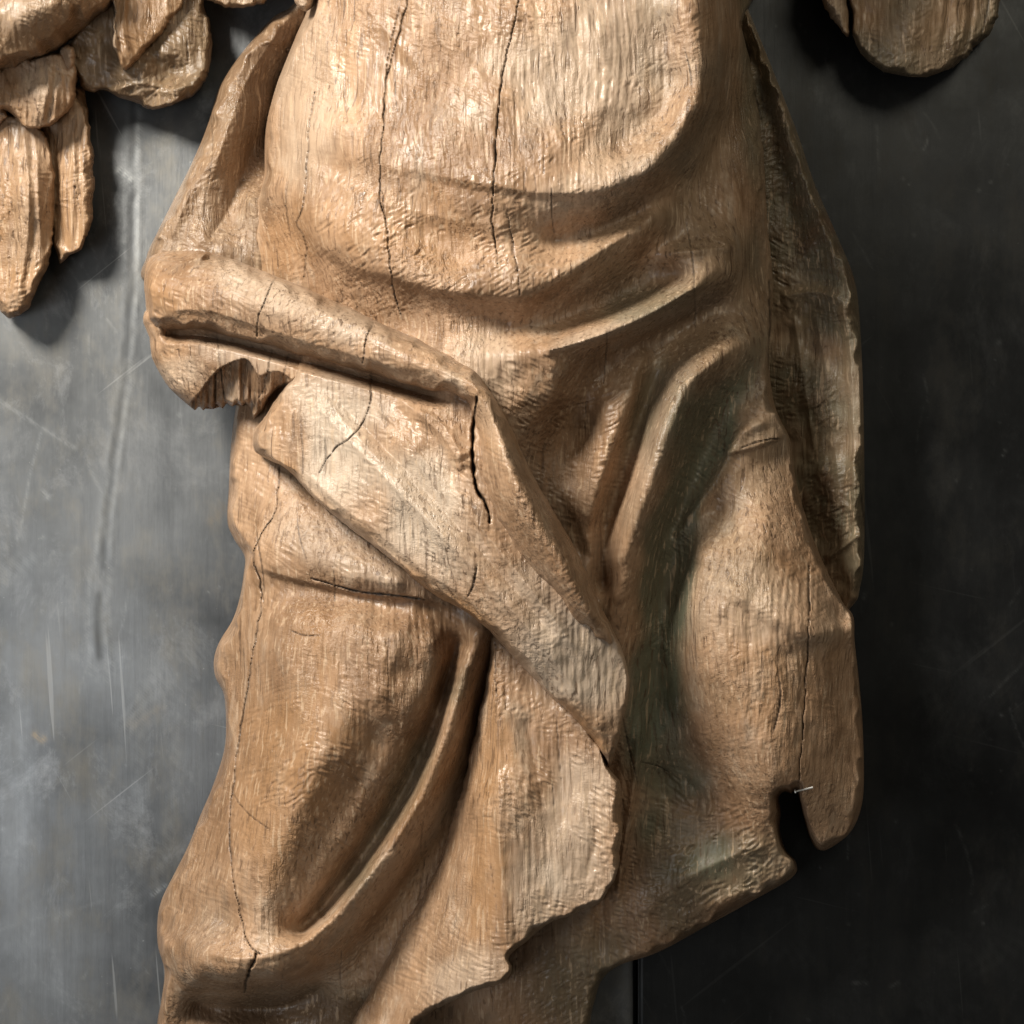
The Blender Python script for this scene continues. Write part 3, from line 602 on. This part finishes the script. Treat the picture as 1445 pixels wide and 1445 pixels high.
# ---- roll that runs into the right border of the flap
P = [(204,392),(209,366),(238,353),(290,355),(340,370),(400,394),(460,419),(520,447),(580,474),(632,500),(668,522),(692,550),(717,595),(742,650),(780,720),(815,780),(845,850),(868,905),(850,910),(800,870),(740,800),(692,738),(674,690),(668,640),(669,600),(660,574),(640,561),(590,547),(520,528),(440,507),(370,487),(320,474),(270,466),(222,468),(210,456),(205,425)]
F = surface([[(214,410,188),(290,408,228),(370,428,268),(450,457,308),(530,489,340),(600,517,362),(650,545,370)],
             [(230,362,165),(290,363,190),(340,378,218),(400,402,250),(460,428,284),(520,456,316),(580,484,340),(635,510,352)],
             [(215,450,176),(270,455,205),(370,476,248),(440,496,282),(520,517,318),(590,536,342),(640,552,352)],
             [(690,570,378),(720,640,386),(760,720,390),(802,800,384),(836,868,364)], [(710,590,352),(745,665,348),(815,790,342),(858,890,326)],
             [(674,600,346),(676,650,338),(684,700,334),(705,745,334),(745,795,336),(800,865,332),(845,905,322)]])
ridge(F, [(225,440),(290,438),(370,462),(450,487),(530,510),(600,530)], 5, 20, 9); ridge(F, [(660,530),(690,580),(718,640),(760,725)], 6, 16, 20)
ridge(F, [(240,375),(340,392),(450,436),(560,484)], 4, 20, 16)
F = F + 22
relief('mantle_roll', P, F, F-92, 14, (0.05*Z, 0*Z, 0.55*blob(420,430,200,40,22)+0.3*blob(720,640,30,100,-25)), fig, grain_amt=0.55+0.6*blob(760,720,60,150,-30), ripple_amt=1.0+0*Z, floor=0.0, ochre=0.45*blob(235,420,60,60)+0.5*blob(690,600,40,80,-25), cap=False, wobble=0.7)

# the chest goes on unseen, widened to shade the right wing and wall
sec = [(-62,446,1030,322),(-130,430,1100,366),(-240,405,1170,420),(-470,330,1190,430),(-580,380,1090,385),(-660,520,940,310),(-740,620,850,290),(-800,640,830,270)]
vvs = np.linspace(-62, -800, 60); n_ = 48; rows = []
for vv in vvs:
    a, b, hh = [np.interp(-vv, [-q[0] for q in sec], [q[k] for q in sec]) for k in (1, 2, 3)]
    x = np.cos(np.linspace(math.pi, 0, n_)); rows.append(np.stack([(a+b)/2+(b-a)/2*x, np.full(n_, vv), 14+(hh-20)*np.clip(1-x**4, 0, 1)**0.45+5*np.sin(vv/37+x*4)], 1))
Gc = np.concatenate(rows); co = world_pt(Gc[:, 0], Gc[:, 1], Gc[:, 2]); r_, q_ = np.meshgrid(np.arange(59), np.arange(n_-1), indexing='ij'); r_ = r_.ravel(); q_ = q_.ravel()
o = make_mesh('chest', co, np.stack([r_*n_+q_, r_*n_+q_+1, (r_+1)*n_+q_+1, (r_+1)*n_+q_], 1), {'stain_shade': np.tile([0.1, 0.05, 0.1, 1], (len(co), 1)), 'crack': np.zeros(len(co)), 'ochre': np.zeros(len(co))}, WOOD)
o.parent = fig; o.matrix_parent_inverse = fig.matrix_world.inverted()

# iron nail in the notch
def tube(name, p, q, r, mat, parent):
    import bmesh
    bm = bmesh.new(); a, b = Vector(p), Vector(q)
    bmesh.ops.create_cone(bm, cap_ends=True, segments=10, radius1=r, radius2=r*0.8, depth=(b-a).length)
    bmesh.ops.create_cone(bm, cap_ends=True, segments=10, radius1=r*1.9, radius2=r*1.7, depth=r*1.2, matrix=__import__('mathutils').Matrix.Translation((0, 0, (b-a).length/2)))
    me = bpy.data.meshes.new(name); bm.to_mesh(me); bm.free(); me.materials.append(mat)
    o = bpy.data.objects.new(name, me); col.objects.link(o); o.location = (a+b)/2; o.rotation_euler = (b-a).to_track_quat('Z', 'Y').to_euler()
    if parent is not None:
        bpy.context.view_layer.update(); o.parent = parent; o.matrix_parent_inverse = parent.matrix_world.inverted()
    return o
tube('nail', tuple(world_pt(np.array(1147.), np.array(1111.), np.array(228.))), tuple(world_pt(np.array(1122.), np.array(1117.), np.array(225.))), 0.0011, plain('bright_iron', (0.7, 0.69, 0.66), 0.3, 0.6), fig)

# ------------------------------------------------------------------ wings
def feather(name, poly, F, back, R, stain_shade, parent, shaft=None, barbs=1.0, ochre=None, **kw):
    if shaft is not None:
        ridge(F, shaft, 5, 12, 12)
        for k_, off in enumerate((-26, -14, 13, 24)):
            ridge(F, [(x+off*(0.75+0.2*math.sin(i_*1.7+k_)), y+3*k_) for i_, (x, y) in enumerate(shaft)], 3.2 if k_ % 2 else -3.2, 7, 8, 1.2, 1.2, 0.25)
    kw.setdefault('wobble', 2.2); kw.setdefault('lump', 1.7)
    return relief(name, poly, F, back, R, stain_shade, parent, grain_amt=1.3*barbs, ripple_amt=1.3, use_cracks=False, ochre=0.35+0*Z if ochre is None else 0.2+ochre, **kw)
W = empty('carved_wing', 60, 60, 20, 'yellowish brown carved wing with hanging feathers at the upper left', 'wing')
feather('feather', [(-85,150),(-20,160),(30,160),(62,190),(75,230),(80,290),(76,340),(62,385),(45,425),(28,444),(8,445),(-5,425),(-20,380),(-85,300)],
        surface([[(40,190,72),(55,260,82),(48,340,80),(25,430,62)],[(0,200,66),(5,300,72),(8,400,66)],[(-60,200,60),(-60,300,60)],[(75,250,62),(70,330,62)]]), 22, 8, (0.12+0.2*blob(20,300,10,60,10), 0.06+0*Z, 0.3*blob(40,300,30,110)), W, [(30,170),(40,260),(38,340),(22,430)], ochre=0.45*blob(20,350,60,100))
feather('feather', [(55,150),(100,130),(120,160),(130,210),(132,260),(128,310),(118,345),(100,362),(84,369),(76,340),(70,250)],
        surface([[(95,160,52),(110,240,60),(108,310,60),(90,362,52)],[(70,200,44),(76,300,44)],[(128,240,50)]]), 18, 7, (0.18+0*Z, 0.08+0*Z, 0.15*blob(110,280,18,60)), W, [(100,150),(104,240),(100,350)], ochre=0.5*blob(105,310,30,70))
feather('feather', [(-20,85),(50,80),(95,75),(108,100),(107,130),(98,155),(78,173),(55,181),(32,178),(12,160),(-20,150)],
        surface([[(60,90,100),(65,130,110),(60,175,98)],[(20,100,98),(25,150,98)],[(100,110,92),(92,150,90)],[(-10,120,90)]]), 40, 6, (0.05*Z, 0*Z, 0.6*blob(60,120,45,45)), W, [(70,85),(66,130),(58,175)], barbs=1.8)
feather('feather', [(-60,120),(-10,125),(10,150),(8,170),(-15,185),(-60,180)], surface([[(-50,150,78),(-10,150,84),(0,165,80)]]), 40, 9, (0.15+0*Z, 0*Z, 0.3+0*Z), W)
feather('feather', [(60,150),(90,120),(118,130),(126,190),(110,230),(80,220)], surface([[(80,150,40),(110,150,40),(100,200,42)]]), 14, 8, (0.45+0*Z, 0.2+0*Z, 0*Z), W)
feather('feather_tip', [(96,60),(130,20),(200,-30),(262,-60),(285,-20),(296,40),(298,90),(292,112),(270,132),(240,148),(212,153),(190,147),(170,138),(150,128),(128,130),(110,112)],
        surface([[(120,90,80),(150,60,85),(200,20,90)],[(130,125,72),(165,125,76),(212,148,72)],[(190,100,92),(230,80,84),(260,60,80)],[(240,130,86),(275,110,78),(290,60,66)],[(250,105,66),(200,60,74)],[(270,-20,70)]]), 26, 7, (0.50+0.15*N_mid, 0.45+0.1*N_mid, 0.2*blob(190,120,30,20)), W, [(158,130),(195,118),(250,125),(285,105)], ochre=0.3*blob(215,50,40,50), lump=1.8)
feather('curled_leaf', [(163,-60),(160,20),(157,45),(162,75),(172,95),(184,98),(200,80),(222,55),(245,25),(262,-5),(270,-60)],
        surface([[(164,-20,128),(160,40,130),(166,80,124),(176,95,112)],[(185,-20,112),(190,40,112),(188,80,108)],[(240,-20,98),(225,40,98),(205,70,100)]]), 60, 6, (0.42+0.2*blob(170,50,5,8), 0.15+0*Z, 0.7*blob(161,40,5,60)), W, [(164,-40),(160,20),(162,60),(172,94)], ochre=0.5+0*Z)
feather('wing_knob', [(82,75),(92,64),(104,66),(112,80),(108,96),(98,102),(86,96)], surface([[(90,75,104),(100,80,116),(100,95,104)]]), 60, 10, (0.2*blob(95,80,10,6), 0*Z, 0.4+0*Z), W)
feather('wing_arm', [(-85,-85),(160,-85),(168,-30),(155,10),(120,40),(85,66),(40,90),(0,104),(-85,125)],
        surface([[(-60,-60,150),(50,-60,160),(140,-60,150)],[(-60,40,185),(20,25,195),(80,0,190),(130,-30,170)],[(-60,90,160),(0,85,165),(50,70,160),(100,40,150)]]), 60, 34, (0.28+0.2*blob(20,70,80,26,-20), 0.18+0*Z, 0.3*blob(30,20,60,20,-15)), W, barbs=0.8)
W2 = empty('carved_wing', 1300, 40, 16, 'dim greenish brown carved wing tip with a black split at the upper right', 'wing')
feather('feather', [(1150,-80),(1160,0),(1168,18),(1182,38),(1197,53),(1198,20),(1198,-80)], surface([[(1170,-40,92),(1180,20,92),(1193,45,84)],[(1194,-20,86)]]), 30, 8, (0.1+0*Z, 0.15+0*Z, 0.45*blob(1180,10,14,40)), W2)
feather('feather', [(1202,-80),(1202,20),(1204,52),(1214,72),(1230,90),(1255,104),(1285,110),(1320,104),(1352,88),(1375,68),(1398,40),(1413,5),(1420,-80)],
        surface([[(1215,-40,78),(1212,40,76),(1240,92,72)],[(1290,-40,92),(1285,40,98),(1285,100,80)],[(1350,-40,88),(1350,40,86),(1350,84,70)],[(1400,-20,62),(1390,30,60)]]), 24, 8, (0.40+0.12*N_mid, 0.60+0.2*N_mid, 0.2*blob(1300,90,60,16)), W2, [(1360,-40),(1362,30),(1345,80)], barbs=0.8, lump=1.7)
def shade_blade(parent, name, a, b, w0, w1, h0, h1):  # unseen feather blades added above the frame to shadow the wall
    n1_, n2_ = 26, 14; pts = []
    for i in range(n1_):
        t = i/(n1_-1); cu = a[0]+(b[0]-a[0])*t; cv = a[1]+(b[1]-a[1])*t; w = (w0+(w1-w0)*t)*min(1, 3*t+0.35)**0.5*min(1, 5*(1-t)+0.1)**0.5
        dx, dy = b[0]-a[0], b[1]-a[1]; L_ = math.hypot(dx, dy); nx, ny = -dy/L_, dx/L_
        for j in range(n2_):
            ang = 2*math.pi*j/n2_; pts.append((cu+nx*w*math.cos(ang), cv+ny*w*math.cos(ang), h0+(h1-h0)*t+(26+4*math.sin(9*t))*math.sin(ang)))
    Gp = np.array(pts); co = world_pt(Gp[:, 0], Gp[:, 1], Gp[:, 2]); q = []
    for i in range(n1_-1):
        for j in range(n2_):
            k = (j+1) % n2_; q.append((i*n2_+j, i*n2_+k, (i+1)*n2_+k, (i+1)*n2_+j))
    o = make_mesh(name, co, np.array(q), {'stain_shade': np.tile([0.2, 0.15, 0.1, 1], (len(co), 1)), 'crack': np.zeros(len(co)), 'ochre': np.full(len(co), 0.3)}, WOOD)
    o.parent = parent; o.matrix_parent_inverse = parent.matrix_world.inverted()
for k_, (a, b) in enumerate((((1290, -60), (1080, -520)), ((1400, -75), (1130, -560)), ((1490, -130), (1180, -600)), ((1560, -200), (1230, -650)))):
    shade_blade(W2, 'feather', a, b, 75, 95, 95+8*k_, 140+10*k_)
for k_, (a, b) in enumerate((((130, -110), (380, -520)), ((20, -130), (320, -560)), ((-90, -120), (270, -600)))):
    shade_blade(W, 'feather', a, b, 70, 90, 90+8*k_, 130+10*k_)
T = empty('carved_fragment', 330, -20, 30, 'small dim wood edge hanging into the top between wing and torso', 'wood fragment')
feather('rim', [(280,-80),(288,-10),(300,3),(335,12),(362,8),(382,-8),(395,-80)], surface([[(300,-40,110),(335,0,112),(370,-30,108)]]), 50, 10, (0.3+0*Z, 0.3+0*Z, 0.1+0*Z), T)
T2 = empty('carved_fragment', 428, -20, 120, 'tiny pale rounded wood end against the top left edge of the torso', 'wood fragment')
feather('knob', [(415,-60),(418,-10),(420,8),(428,16),(437,14),(444,0),(450,-60)], surface([[(425,-30,230),(430,5,232),(440,-10,228)]]), 190, 9, (0.1+0*Z, 0*Z, 0.5+0*Z), T2)

scene.render.resolution_x = 1024; scene.render.resolution_y = 1024
